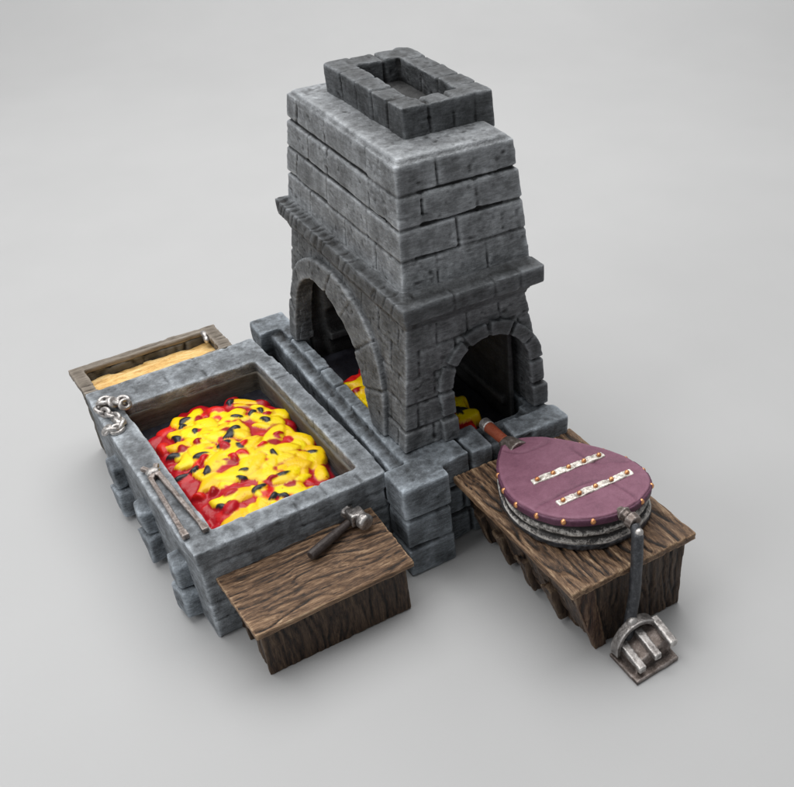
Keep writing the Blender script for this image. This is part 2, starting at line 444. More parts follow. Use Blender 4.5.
for z in (2.6, 3.2, 3.8): inner.box((2.86, 1.3, z), (2.93, 5.6, z+.5), .01); inner.box((1.1, 5.42, z), (2.9, 5.53, z+.5), .01)
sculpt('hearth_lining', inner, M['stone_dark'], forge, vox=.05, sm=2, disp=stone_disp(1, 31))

def voussoirs(axis, c, zs, r0, r1, nv, legs, prd):
    """ring of wedge stones standing proud of the wall, with jamb stones down to the base"""
    mb = MB()
    wall = wx if axis == 'x' else wy
    def P(u, z, d): return (wall(z)+d, u, z) if axis == 'x' else (u, wall(z)+d, z)
    def wedge(poly, o):
        mb.add([P(u, z, -o) for u, z in poly]+[P(u, z, .17) for u, z in poly],
               [(3, 2, 1, 0), (4, 5, 6, 7), (0, 1, 5, 4), (1, 2, 6, 5), (2, 3, 7, 6), (3, 0, 4, 7)])
    for i in range(nv):
        g_=.036/r1; a = math.pi*i/nv+g_; b = math.pi*(i+1)/nv-g_; am = (a+b)/2
        ro = r1+rnd.uniform(-.03, .05); o = prd+rnd.uniform(-.02, .03)
        for (p, q) in ((a, am), (am+.001, b)):
            wedge([(c+r0*math.cos(p), zs+r0*math.sin(p)), (c+ro*math.cos(p), zs+ro*math.sin(p)), (c+ro*math.cos(q), zs+ro*math.sin(q)), (c+r0*math.cos(q), zs+r0*math.sin(q))], o)
    for sgn, (bot, cnt) in legs.items():
        h = (zs-bot)/cnt
        for k in range(cnt):
            z0 = bot+k*h+.035; z1 = bot+(k+1)*h-.035; ro = r1+(.06 if k == 0 else rnd.uniform(-.03, .03)); o = prd+(.05 if k == 0 else 0)
            wedge([(c+sgn*r0, z0), (c+sgn*ro, z0), (c+sgn*ro, z1), (c+sgn*r0, z1)], o)
    back = [(c-sg*(r1-.06)*0+(r1-.07)*math.cos(t), zs+(r1-.07)*math.sin(t)) for sg in (1,) for t in [math.pi*i/20 for i in range(21)]]
    inn = [(c+(r0+.03)*math.cos(t), zs+(r0+.03)*math.sin(t)) for t in [math.pi*i/20 for i in range(21)]]
    for i in range(20): wedge([inn[i], back[i], back[i+1], inn[i+1]], prd-.07)
    for sg in legs: wedge([(c+sg*(r0+.03), 1.98), (c+sg*(r1-.07), 1.98), (c+sg*(r1-.07), zs+.01), (c+sg*(r0+.03), zs+.01)], prd-.07)
    return mb
def voussoirs_path(nv, prd):
    mb = MB(); K = 6; A = resample(ARC_IN, nv*K); B = resample(ARC_OUT, nv*K)
    def P(u, z, d): return (wx(z)+d, u, z)
    def wedge(poly, o): mb.hexa([P(u, z, -o) for u, z in poly]+[P(u, z, .15) for u, z in poly])
    for i in range(nv):
        o = prd+rnd.uniform(-.015, .02)
        for k in range(K):
            a, b = A[i*K+k], A[i*K+k+1]; c, d = B[i*K+k], B[i*K+k+1]
            f0 = .2 if k == 0 else 0; f1 = .8 if k == K-1 else 1
            L2 = lambda p, q, t: (lerp(p[0], q[0], t), lerp(p[1], q[1], t))
            wedge([L2(a, b, f0), L2(c, d, f0), L2(c, d, f1), L2(a, b, f1)], o)
            wedge([L2(a, c, .07), L2(c, a, .08), L2(d, b, .08), L2(b, d, .07)], prd-.04)
    return mb
sculpt('arch_ring', voussoirs_path(8, .085), M['stone_body'], forge, vox=.025, sm=3, disp=stone_disp(1.2, 41))
sculpt('arch_ring', voussoirs('y', AX, AXS, ARX, ARX+.26, 6, {-1: (1.98, 2), 1: (1.98, 2)}, .09), M['stone_cap'], forge, vox=.025, sm=3, disp=stone_disp(1.3, 43))

# ---- cornice
mb = MB()
q = []
for (x0, x1, y0, y1, z) in ((HI[0]-.02, HI[1]+.02, HI[2]-.02, HI[3]+.02, 4.36), (.70, 3.28, .68, 5.98, 4.72)):
    q += [(x0, y0, z), (x1, y0, z), (x1, y1, z), (x0, y1, z)]
mb.hexa(q); mb.box((.74, .72, 4.68), (3.24, 5.92, 4.93))
mb.box((.655, .66, 4.64), (1.0, 6.0, 4.97)); mb.box((.67, .635, 4.68), (3.34, 1.1, 4.94))
x = .64
for w in (.98, .78, .5, .5):
    mb.box((x+.035, .60, 4.66), (x+w-.035, 1.1, 4.97), .012); mb.box((x+.025, 5.6, 4.66), (x+w-.025, 6.04, 4.97), .012); x += w
x1 = x
y = .62
while y < 5.9:
    w = .45; mb.box((3.0, y+.02, 4.66), (x1, y+w-.02, 4.97), .01); y += w
# fillet up to the stack
q = []
for (x0, x1_, y0, y1, z) in ((.70, 3.30, .72, 5.96, 4.9), (.84, 3.30, .94, 5.84, 5.06)):
    q += [(x0, y0, z), (x1_, y0, z), (x1_, y1, z), (x0, y1, z)]
mb.hexa(q)
def cd(p, n):
    d = stone_disp(.9, 51)(p, n)
    cove = (p[:, 2] > 4.4) & (p[:, 0] < 1.0)
    a = p*np.array([1.5, 7, 1.5]); a[:, 1] += p[:, 2]*5+p[:, 0]*5
    return d-np.where(cove, .024*np.clip(1-np.abs(vnoise(a, 3))*3, 0, 1)*np.clip((p[:, 1]-.7)*5, 0, 1), 0)
sculpt('cornice', mb, M['stone_cap'], forge, vox=.027, sm=3, disp=cd)

# ---- chimney stack
mb = MB()
frustum_blocks(mb, (.86, 3.33, .96, 5.82, 4.98), (1.054, 3.204, 1.146, 5.45, 7.09), [4.98, 5.56, 6.09, 6.62, 7.12], thick=.34, gap=.054, core=.052, jit=.006, xw=1.02, yw=1.05, step=[0.0, .006, .01, .0],
                jx=[(.27, .66), (.45,), (.19, .63), (.33, .86)], jy=[(.2, .45, .77), (.26, .61, .9), (.23, .6, .78), (.25, .62, .9)])
mb.hexa([(1.09, 1.18, 6.9), (3.17, 1.18, 6.9), (3.17, 5.42, 6.9), (1.09, 5.42, 6.9), (1.13, 1.23, 7.155), (3.12, 1.23, 7.155), (3.12, 5.37, 7.155), (1.13, 5.37, 7.155)])
mb.hexa([(1.06, 1.155, 7.06), (3.20, 1.155, 7.06), (3.20, 5.445, 7.06), (1.06, 5.445, 7.06), (1.15, 1.25, 7.17), (3.10, 1.25, 7.17), (3.10, 5.35, 7.17), (1.15, 5.35, 7.17)])
def sd(p, n):
    d = stone_disp(1.1, 61)(p, n)
    # deep undercut below the second and third courses on the long side
    for z, k in ((6.62, .012), (6.09, .02), (5.56, .012)):
        w = .03*fbm(p*1.3, 8, 2)
        d -= k*np.exp(-((p[:, 2]-z-w)/.028)**2)*(np.abs(n[:, 2]) < .8)
    return d
sculpt('chimney_stack', mb, M['stone_stack'], forge, vox=.024, sm=4, disp=sd)

# ---- chimney cap
mb = MB()
X0, X1, Y0, Y1 = 1.62, 3.32, 1.93, 4.90
def capring(x0, x1, y0, y1, z0, z1):
    ys = [y0, y0+.55, y0+1.1, y0+1.72, y0+2.3, y1]; xs = [x0, x0+.5, x0+.95, x0+1.35, x1]
    for a, b in zip(ys, ys[1:]):
        mb.box((x0, a+.030, z0), (x0+.42, b-.030, z1), .015); mb.box((x1-.46, a+.030, z0), (x1, b-.030, z1), .015)
    for a, b in zip(xs, xs[1:]):
        mb.box((a+.030, y0, z0), (b-.030, y0+.42, z1), .015); mb.box((a+.030, y1-.45, z0), (b-.030, y1, z1), .015)
capring(X0, X1, Y0, Y1, 7.05, 7.66)
mb.box((X0+.03, Y0+.03, 7.05), (X1-.03, Y1-.03, 7.2))
mb.box((X0+.05, Y0+.05, 7.05), (X0+.38, Y1-.05, 7.62)); mb.box((X1-.42, Y0+.05, 7.05), (X1-.05, Y1-.05, 7.62))
mb.box((X0+.05, Y0+.05, 7.05), (X1-.05, Y0+.38, 7.62)); mb.box((X0+.05, Y1-.4, 7.05), (X1-.05, Y1-.05, 7.62))
capo = sculpt('chimney_cap', mb, M['stone_cap'], forge, vox=.025, sm=3, disp=stone_disp(1.3, 71))
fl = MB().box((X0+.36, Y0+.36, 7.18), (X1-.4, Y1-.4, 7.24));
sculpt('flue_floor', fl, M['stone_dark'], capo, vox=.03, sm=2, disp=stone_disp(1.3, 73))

# ================================================================== HEIGHTFIELDS (embers and sand)
def heap(name, label, cat, x0, x1, y0, y1, base, lobes, mat, T, step=.02, bed=None, parent=None, kind='stuff', depth=.2):
    nx = int((x1-x0)/step)+1; ny = int((y1-y0)/step)+1
    X, Y = np.meshgrid(np.linspace(x0, x1, nx), np.linspace(y0, y1, ny), indexing='ij')
    P = np.stack([X.ravel(), Y.ravel(), np.zeros(X.size)], 1)
    H = base(X, Y)+.03*fbm(P*3, 5).reshape(X.shape)+.015*fbm(P*9, 6).reshape(X.shape)
    Cc = np.zeros(X.shape+(3,)); Cc[:] = (.018, .018, .024)
    k = fbm(P*2.6, 9).reshape(X.shape); Cc += np.clip(k, 0, 1)[..., None]*np.array([.05, .055, .07])
    if bed:
        bx, by, brx, bry = bed; k2 = np.abs((X-bx)/brx)**3.4+np.abs((Y-by)/bry)**3.4+.5*fbm(P*2.2, 12).reshape(X.shape)
        w = np.clip((1.0-k2)*6, 0, 1)[..., None]; Cc = Cc*(1-w)+w*np.array([.42, .006, .014])
    for (cx, cy, cz, a, b, h, th, col) in lobes:
        c, s = math.cos(th), math.sin(th)
        wob = 1
        dx = X-cx; dy = Y-cy; u = (c*dx+s*dy)/a; v = (-s*dx+c*dy)/b
        v = v+.35*np.sin(u*1.6+cx*7)
        ang = np.arctan2(v, u); d2 = (u*u+v*v)*(1+.16*np.sin(3*ang+cy*9)+.08*np.sin(5*ang+cx*5))
        z = cz+h*np.clip(1-d2, 0, 1)**.8; z = np.where(d2 < 1, z, -9)
        w = np.clip((z-H)/.022, 0, 1)
        edge = np.clip((d2-.55)*1.6, 0, .6)[..., None]
        cc = np.array(col)*(1-edge)+edge*np.array([.62, .24, .01] if col[1] > .2 else [.35, .004, .01])
        if sum(col) < .2: cc = np.array(col)
        Cc = Cc*(1-w[..., None])+cc*w[..., None]
        H = np.maximum(H, z)
    for _ in range(4):
        H[1:-1, 1:-1] = .5*H[1:-1, 1:-1]+.125*(H[2:, 1:-1]+H[:-2, 1:-1]+H[1:-1, 2:]+H[1:-1, :-2])
    co = np.stack([X.ravel(), Y.ravel(), H.ravel()], 1)
    # closed body: skirt down to a flat underside
    i0 = np.arange(nx*ny).reshape(nx, ny); quads = np.stack([i0[:-1, :-1], i0[1:, :-1], i0[1:, 1:], i0[:-1, 1:]], -1).reshape(-1, 4)
    rim = list(i0[:, 0])+list(i0[-1, 1:])+list(i0[-2::-1, -1])+list(i0[0, -2:0:-1])
    nb = len(rim); low = co[rim].copy(); low[:, 2] = H.min()-depth
    co2 = np.concatenate([co, low]); o = nx*ny
    faces = [tuple(map(int, f)) for f in quads]+[(int(rim[(i+1) % nb]), int(rim[i]), o+i, o+(i+1) % nb) for i in range(nb)]+[tuple(range(o, o+nb))]
    co2 = co2 @ np.array(T.to_3x3()).T + np.array(T.translation)
    me = bpy.data.meshes.new(name); me.from_pydata(co2.tolist(), [], faces)
    ca = me.color_attributes.new('pigment', 'FLOAT_COLOR', 'POINT')
    cols = np.ones((len(co2), 4), np.float32); cols[:o, :3] = Cc.reshape(-1, 3); cols[o:, :3] = .02
    ca.data.foreach_set('color', cols.ravel())
    a = me.attributes.new('relief', 'FLOAT', 'POINT')
    lap = np.zeros(X.shape); lap[1:-1, 1:-1] = 4*H[1:-1, 1:-1]-H[2:, 1:-1]-H[:-2, 1:-1]-H[1:-1, 2:]-H[1:-1, :-2]
    rel = np.full(len(co2), .5, np.float32); rel[:o] = np.clip(.5+lap.ravel()*14, 0, 1); a.data.foreach_set('value', rel)
    ob = place(name, co2, me, mat, parent)
    if label: tag(ob, label, cat, kind=kind)
    return ob

# ================================================================== TROUGH
TY = .0484; T = Matrix.Translation((-.033, .634, 0)) @ Matrix.Rotation(TY, 4, 'Z')
def tl(x, y, z): return tuple(T @ Vector((x, y, z)))
def tbox(mb, a, b, j=0):
    q = [(a[0], a[1], a[2]), (b[0], a[1], a[2]), (b[0], b[1], a[2]), (a[0], b[1], a[2]), (a[0], a[1], b[2]), (b[0], a[1], b[2]), (b[0], b[1], b[2]), (a[0], b[1], b[2])]
    mb.hexa([tuple(c+rnd.uniform(-j, j) for c in tl(*p)) for p in q])
TW, TL, TH = 3.43, 5.72, 1.965
ix0, ix1, iy0, iy1 = -TW+.50, -.29, .45, 4.82
trough = thing('stone_trough', 'low blue-grey stone fire trough with rounded buttresses, holding bright embers', 'trough', tl(-TW/2, 2.8, 0))
mb = MB()
tbox(mb, (-TW+.04, .04, 0), (.05, TL-.02, 1.25))
tbox(mb, (-TW+.05, .05, 1.2), (ix0, TL-.02, 1.7)); tbox(mb, (ix1+.02, .05, 1.2), (-.02, TL-.02, 1.7))
tbox(mb, (-TW+.05, .05, 1.2), (-.03, iy0-.02, 1.7)); tbox(mb, (-TW+.05, iy1+.03, 1.2), (-.03, TL-.02, 1.7))
# top course, thick coping with joints
def coping(mb, a, b, axis, cuts, z0=1.62, z1=TH):
    lo, hi = (a[axis], b[axis]); ps = [lo]+[lerp(lo, hi, c) for c in cuts]+[hi]
    tbox(mb, (a[0]+.03, a[1]+.03, z0), (b[0]-.03, b[1]-.03, z1-.035))
    for p, q in zip(ps, ps[1:]):
        A = [a[0], a[1], z0]; B = [b[0], b[1], z1]; A[axis] = p+.027; B[axis] = q-.027
        tbox(mb, A, B, .008)
coping(mb, (-TW, 0, 0), (.09, iy0, 0), 0, (.155, .30, .52, .68, .86))
coping(mb, (-TW, iy1, 0), (.07, TL, 0), 0, (.2, .42, .62, .82))
coping(mb, (-TW, iy0, 0), (ix0, iy1, 0), 1, ())
coping(mb, (ix1, iy0, 0), (.09, iy1, 0), 1, (.18, .4, .6, .8))
for r in range(4):                                                        # narrow courses on the near face
    xs = -TW+.02; k = r
    while xs < -.05:
        w = (.9, .7, 1.1)[k % 3]; tbox(mb, (xs+.035, .0, .1+r*.38), (min(xs+w-.035, -.02), .3, .1+r*.38+.315), .008); xs += w; k += 1
sculpt('trough_wall', mb, M['stone_trough'], trough, vox=.032, sm=3, disp=stone_disp(1.0, 81))
# inner lining: planked
mb = MB()
for r in range(3):
    z0 = 1.15+r*.2; tbox(mb, (ix0-.02, iy1-.02, z0+.01), (ix1+.02, iy1+.06, z0+.19), .006); tbox(mb, (ix1-.03, iy0-.02, z0+.01), (ix1+.06, iy1, z0+.19), .006)
    tbox(mb, (ix0-.06, iy0-.02, z0+.01), (ix0+.02, iy1, z0+.19), .006); tbox(mb, (ix0-.02, iy0-.06, z0+.01), (ix1, iy0+.01, z0+.19), .006)
sculpt('inner_lining', mb, M['wood_greyd'], trough, vox=.03, sm=1, disp=stone_disp(.6, 85))
for k, (yu, yl) in enumerate(((1.02, .92), (2.72, 2.62), (4.32, 4.22))):
    for (yc, z0, z1, o) in ((yu, .68, 1.26, .18), (yl, .10, .72, .23)):
        b = MB(); q = []
        for z, oo in ((z0, o-.03), (z0+.12, o), (z1-.18, o-.02), (z1, o-.13)):
            pass
        tbox(b, (-TW-o, yc-.25, z0), (-TW+.1, yc+.25, z1-.05), .03)
        sculpt('buttress_stone', b, M['stone_base'], trough, vox=.035, sm=8, disp=stone_disp(1.2, 90+k))

# embers in the trough
def ember_lobes(cx, cy, rx, ry, zf, n_red, n_yel, n_blk, shift=(.84, .13)):
    r = random.Random(11); L = []
    def pt(k, k0=0):
        while True:
            u, v = r.uniform(-1, 1), r.uniform(-1, 1)
            d = (abs(u)**3.4+abs(v)**3.4)
            if k0 < d < k: return cx+u*rx, cy+v*ry
    reds = [(.56, .004, .008), (.44, .003, .012), (.66, .012, .008), (.34, .002, .008)]
    for _ in range(n_red):
        x, y = pt(1.05); a = r.uniform(.12, .27); L.append((x, y, zf(x, y)-.04, a, a*r.uniform(.5, .9), r.uniform(.05, .10), r.uniform(0, 3.14), r.choice(reds)))
    yel = [(.88, .60, .0), (.9, .68, .0), (.84, .54, .0), (.88, .68, .0), (.9, .72, .01), (.86, .6, .0), (.86, .66, .0), (.88, .7, .0), (.84, .52, .0)]
    for _ in range(n_yel):
        x, y = pt(.8); x = cx+(x-cx)*shift[0]+shift[1]*rx; y = cy+(y-cy)*.95; a = r.uniform(.2, .4); L.append((x, y, zf(x, y)+.02, a, a*r.uniform(.35, .6), r.uniform(.03, .065), r.uniform(0, 3.14), r.choice(yel)))
    for _ in range(n_red//9):
        x, y = pt(.8); a = r.uniform(.1, .22); L.append((x, y, zf(x, y)+.035, a, a*.65, .09, r.uniform(0, 3.14), r.choice(reds)))
    for _ in range(n_blk):
        x, y = pt(.75); a = r.uniform(.09, .16); L.append((x, y, zf(x, y)+.062, a, a*r.uniform(.45, .75), .05, r.uniform(0, 3.14), (.016, .017, .022)))
    return L
hcx, hcy, hrx, hry = (ix0+ix1)/2-.05, (iy0+iy1)/2-.12, 1.30, 2.12
def zt(x, y): return 1.44+.17*max(0, 1-((x-hcx)/hrx)**2-((y-hcy)/hry)**2)
heap('embers', 'heap of glossy red and yellow embers filling the open stone trough', 'embers', ix0+.0, ix1, iy0+.0, iy1,
     lambda X, Y: 1.30+.16*np.clip(2.2*(1.08-np.abs((X-hcx)/hrx)**3.4-np.abs((Y-hcy)/hry)**3.4), 0, 1)+.12*np.clip(1-((X-hcx)/1.3)**2-((Y-hcy)/2.2)**2, 0, 1), ember_lobes(hcx, hcy, hrx, hry, zt, 170, 105, 34), M['coals'], T, bed=(hcx, hcy, hrx, hry))
# embers in the hearth
I = Matrix.Identity(4)
ecx, ecy = 1.36, 2.45
def zh(x, y): return 1.84+.14*max(0, 1-((x-ecx)/.8)**2-((y-ecy)/1.6)**2)
heap('embers', 'small pile of orange and yellow embers inside the forge behind its arches', 'embers', .63, 2.88, 1.02, 5.48,
     lambda X, Y: 1.5+.30*np.clip(2.2*(1.08-np.abs((X-ecx)/.88)**3.4-np.abs((Y-ecy)/1.6)**3.4), 0, 1), ember_lobes(ecx, ecy, .84, 1.6, zh, 110, 52, 20, (1.04, 0)), M['coals'], I, step=.025, bed=(ecx, ecy, .9, 1.7))

# ================================================================== SAND BOX
def rect_frame(mb, x0, x1, y0, y1, z0, z1, w, box):
    box(mb, (x0, y0, z0), (x1, y0+w, z1)); box(mb, (x0, y1-w, z0), (x1, y1, z1)); box(mb, (x0, y0, z0), (x0+w, y1, z1)); box(mb, (x1-w, y0, z0), (x1, y1, z1))
sbx = thing('wooden_sand_box', 'grey weathered wooden box of ochre sand at the far end of the trough', 'box', tl(-2, 6.2, 0))
sx0, sx1, sy0, sy1 = -3.40, -.42, TL-.02, TL+1.07
mb = MB(); tbox(mb, (sx0+.1, sy0, 0), (sx1-.1, sy1-.06, 1.3)); rect_frame(mb, sx0+.08, sx1-.08, sy0, sy1-.04, 1.2, 1.85, .14, tbox)
sculpt('box_body', mb, M['wood_greyd'], sbx, vox=.035, sm=2, disp=grain_disp(2, .9, 4, 5))
mb = MB(); z0, z1 = 1.82, 1.965
tbox(mb, (sx0, sy1-.17, z0), (sx1+.05, sy1+.02, z1), .01); tbox(mb, (sx0, sy0+.02, z0), (sx0+.26, sy1, z1), .01); tbox(mb, (sx1-.24, sy0+.02, z0), (sx1+.05, sy1, z1), .01)
tbox(mb, (sx0, sy0+.0, z0), (sx1, sy0+.07, z1-.01), .01)
sculpt('box_rim', mb, M['wood_grey'], sbx, vox=.028, sm=2, disp=grain_disp(0, .5, 6, 15))
mb = MB(); mb.ball(tl(sx1-.27, sy1-.26, 1.93), (.07, .12, .06)); mb.ball(tl(sx1-.29, sy1-.42, 1.88), (.06, .1, .08))
sculpt('iron_latch', mb, M['metal'], sbx, vox=.02, sm=2, disp=stone_disp(1, 3))
sl = [(rnd.uniform(sx0+.3, sx1-.3), rnd.uniform(sy0+.1, sy1-.2), 1.68, rnd.uniform(.25, .5), rnd.uniform(.05, .1), .015, rnd.uniform(-.15, .15), (.6, .4, .1)) for _ in range(24)]
heap('sand', 'streaky ochre sand lying inside the narrow wooden box', 'sand', sx0+.2, sx1-.2, sy0+.05, sy1-.16, lambda X, Y: 1.76+0*X-.12*(Y-sy0), sl, M['sand'], T, step=.025)

# ================================================================== TABLE
tb = thing('wooden_table', 'low brown wooden work table with a hammer on it in front of the trough', 'table', (-1.75, 0, 0))
tz = 1.157
def tzz(y): return tz+(y+.88)*.13
bk = [(-3.10, -.91), (-.30, -.85), (-.36, .66), (-3.22, .64)]
mb = MB(); mb.hexa([(x, y, tzz(y)-.13) for x, y in bk]+[(x, y, tzz(y)) for x, y in bk])
sculpt('table_top', mb, M['wood_x'], tb, vox=.022, sm=2, disp=grain_disp(0, .75, 7.5, 4, face=2, sharp=4), rk=1.1)
mb = MB(); mb.box((-3.0, -.75, 0), (-.42, -.6, tz-.11), .01)
sculpt('front_panel', mb, M['wood_z'], tb, vox=.024, sm=2, disp=grain_disp(2, .6, 9, 8, face=1), rk=1.0)
mb = MB(); mb.box((-2.98, -.62, .0), (-2.86, -.15, tz-.06), .01); mb.box((-2.98, -.2, .55), (-2.87, .3, tz-.02)); mb.box((-3.0, .16, 0), (-2.86, .58, tz+.02), .01)
sculpt('side_panel', mb, M['wood_z'], tb, vox=.024, sm=2, disp=grain_disp(2, .9, 4.5, 9))
mb = MB(); mb.box((-.56, -.62, .0), (-.44, .60, tz-.06), .01)
sculpt('side_panel', mb, M['wood_z'], tb, vox=.024, sm=2, disp=grain_disp(2, .9, 4.5, 10))

# hammer
hz = tz+.22
hm = thing('hammer', 'small silver-headed hammer with dark handle lying on the wooden table', 'hammer', (-1.1, .3, tz+.12))
d = Vector((.93, .47, 0)).normalized(); pz = Vector((-.48, .80, 0)).normalized()
p0 = Vector((-1.76, .02, hz+.02)); p1 = Vector((-.88, .38, hz+.06))
mb = MB(); mb.tube([p0, p0+(p1-p0)*.12, p0+(p1-p0)*.5, p0+(p1-p0)*.85, p1], [.085, .095, .08, .068, .068], 10)
sculpt('handle', mb, M['handle'], hm, vox=.016, sm=3, disp=stone_disp(.7, 5))
hc = Vector((-.74, .40, hz+.10)); ax = Vector((.30, -.95, 0)).normalized()
mb = MB(); mb.tube([hc-ax*.30, hc-ax*.26, hc-ax*.18, hc-ax*.13, hc+ax*.12, hc+ax*.16, hc+ax*.26, hc+ax*.3], [.09, .14, .13, .10, .11, .15, .16, .13], 10)
mb.box(hc-Vector((.13, .13, .12)), hc+Vector((.13, .13, .13)), .01)
sculpt('head', mb, M['metal'], hm, vox=.016, sm=4, disp=stone_disp(.9, 6))

# ================================================================== TONGS and CHAIN
ez = TH+.03
tg = thing('tongs', 'dull silver blacksmith tongs lying flat on the long left rim of the trough', 'tongs', (-3.35, 2, TH))
def flat(mb, a, b, w, h):
    a, b = Vector(a), Vector(b); t = (b-a).normalized(); s = t.cross(Vector((0, 0, 1))).normalized()*w/2; u = Vector((0, 0, h))
    mb.hexa([tuple(p) for p in (a-s, a+s, b+s, b-s, a-s+u, a+s+u, b+s+u, b-s+u)])
pv = (-3.33, 2.80)
mb = MB(); flat(mb, (-3.42, 2.78, ez-.02), (-3.40, 1.02, ez-.01), .085, .09); flat(mb, (-3.40, 1.06, ez-.02), (-3.39, .90, ez-.02), .12, .1)
flat(mb, (-3.40, 2.7, ez), (-3.22, 3.05, ez), .09, .09)
sculpt('tong_arm', mb, M['metal_brown'], tg, vox=.014, sm=2, disp=stone_disp(.5, 7))
mb = MB(); flat(mb, (-3.27, 2.82, ez-.02), (-3.09, 1.00, ez-.01), .085, .09); flat(mb, (-3.09, 1.04, ez-.02), (-3.075, .87, ez-.02), .12, .1)
flat(mb, (-3.28, 2.74, ez), (-3.47, 3.08, ez), .09, .09)
sculpt('tong_arm', mb, M['metal_brown'], tg, vox=.014, sm=2, disp=stone_disp(.5, 8))
mb = MB(); mb.ball((-3.34, 2.86, ez+.06), (.13, .10, .07))
sculpt('rivet', mb, M['metal'], tg, vox=.014, sm=1)
ch = thing('chain', 'small coiled silver chain on the far left corner of the trough rim', 'chain', (-3.45, 4.9, TH))
path = [(-3.20, 5.42), (-3.30, 5.56), (-3.44, 5.60), (-3.56, 5.50), (-3.60, 5.34), (-3.54, 5.20), (-3.46, 5.06), (-3.42, 4.92), (-3.38, 4.78), (-3.40, 4.64), (-3.50, 4.54), (-3.60, 4.56), (-3.66, 4.62)]
extra = [(-3.34, 5.36), (-3.24, 5.28), (-3.17, 5.16), (-3.17, 5.32), (-3.50, 5.40), (-3.40, 5.46)]
zz = [.06]*len(path)+[.13]*len(extra)
for i, (x, y) in enumerate(path+extra):
    P_ = path+extra; a = P_[max(i-1, 0)]; b = P_[min(i+1, len(P_)-1)]
    rot = Matrix.Rotation(math.atan2(b[1]-a[1], b[0]-a[0]), 3, 'Z') @ Matrix.Rotation(.9 if i % 2 else -.5, 3, 'X')
    mb = MB(); mb.torus((x, y, TH+zz[i]), .078, .044, rot, st=1.25)
    sculpt('link', mb, M['metal'], ch, vox=.013, sm=1, disp=stone_disp(.5, 8))

# ================================================================== BENCH for the bellows
bn = thing('wooden_bench', 'long dark wooden bench with ragged plank sides carrying the mauve bellows', 'bench', (2.4, -1.6, 0))
bz = 1.667
mb = MB(); mb.hexa([(1.15, -3.42, bz-.16), (3.66, -3.44, bz-.16), (3.62, .2, bz-.16), (1.06, .2, bz-.16), (1.15, -3.42, bz), (3.66, -3.44, bz), (3.62, .2, bz), (1.06, .2, bz)])
sculpt('bench_top', mb, M['wood_y'], bn, vox=.027, sm=2, disp=grain_disp(1, 1.05, 5.4, 14, sharp=5, planks=(0, (1.62, 2.2, 2.8, 3.3)), face=2), rk=1.1)
# end panel: trapezoid
mb = MB(); ring = [(1.72, -3.32, 0), (3.50, -3.32, 0), (3.55, -3.32, bz-.14), (1.24, -3.32, bz-.14)]
mb.prism(ring, (0, .2, 0))
sculpt('end_panel', mb, M['wood_z'], bn, vox=.026, sm=2, disp=grain_disp(2, .75, 8.5, 18, face=1))
mb = MB(); ring = [(1.66, -3.36, 0), (1.90, -3.36, 0), (1.62, -3.36, bz-.14), (1.2, -3.36, bz-.14)]
mb.prism(ring, (0, .16, 0))
sculpt('end_plank', mb, M['wood_zr'], bn, vox=.026, sm=2, disp=grain_disp(2, 1.0, 6.0, 19, face=1))
# sloping side planks with ragged feet
mb = MB(); y = -3.3; k = 0
while y < .1:
    w = rnd.uniform(.34, .5); zb = (.25, .0, .12, .3, .02)[k % 5]; o = rnd.uniform(-.02, .03)
    xb = lerp(1.68, 1.18, zb/1.5)-o
    mb.hexa([(xb, y+.02, zb), (xb+.16, y+.02, zb), (xb+.16, y+w-.03, zb), (xb, y+w-.03, zb), (1.17-o, y+.02, bz-.14), (1.34-o, y+.02, bz-.14), (1.34-o, y+w-.03, bz-.14), (1.17-o, y+w-.03, bz-.14)])
    y += w; k += 1
mb.hexa([(1.80, -3.2, 0.1), (1.9, -3.2, .1), (1.9, .2, .1), (1.80, .2, .1), (1.28, -3.2, bz-.16), (1.4, -3.2, bz-.16), (1.4, .2, bz-.16), (1.28, .2, bz-.16)])
sculpt('side_planks', mb, M['wood_z'], bn, vox=.028, sm=2, disp=grain_disp(2, 1.0, 4.0, 22))
for i, yy in enumerate((-2.45, -1.62, -.85, -.2)):
    mb = MB(); mb.hexa([(1.50, yy-.12, .10), (1.75, yy-.12, .10), (1.75, yy+.12, .10), (1.50, yy+.12, .10), (1.24, yy-.15, .95), (1.6, yy-.15, .95), (1.6, yy+.15, .95), (1.24, yy+.15, .95)])
    sculpt('side_brace', mb, M['wood_z'], bn, vox=.028, sm=4, disp=grain_disp(2, 1.0, 4.0, 23+i))
mb = MB(); mb.box((3.38, -3.2, 0), (3.52, .2, bz-.14))
sculpt('side_planks', mb, M['wood_z'], bn, vox=.035, sm=2, disp=grain_disp(2, 1.0, 4.0, 28))

# ================================================================== BELLOWS
bl = thing('bellows', 'mauve teardrop hand bellows with ribbed grey leather, copper studs and foot pedal lever', 'bellows', (2.4, -1.6, bz+.02))
raw = [(1.952, -.08), (2.10, .0), (2.40, -.02), (2.729, -.25), (3.02, -.66), (3.28, -1.15), (3.46, -1.65), (3.49, -2.1), (3.40, -2.46), (3.20, -2.70), (2.884, -2.85), (2.54, -2.90), (2.183, -2.85), (1.798, -2.64), (1.49, -2.29), (1.33, -1.85), (1.30, -1.42), (1.40, -.98), (1.62, -.5)]
def spline(pts, n):
    out = []; m = len(pts)
    for i in range(m):
        a, b, c, d_ = (Vector(pts[(i+k-1) % m]) for k in range(4))
        for j in range(n):
            t = j/n; out.append(.5*((2*b)+(c-a)*t+(2*a-5*b+4*c-d_)*t*t+(3*b-a-3*c+d_)*t**3))
    return out
OUT = spline(raw, 4); CEN = Vector((2.4, -1.65))
def topz(y): return 2.12+.1*(-.3-y)
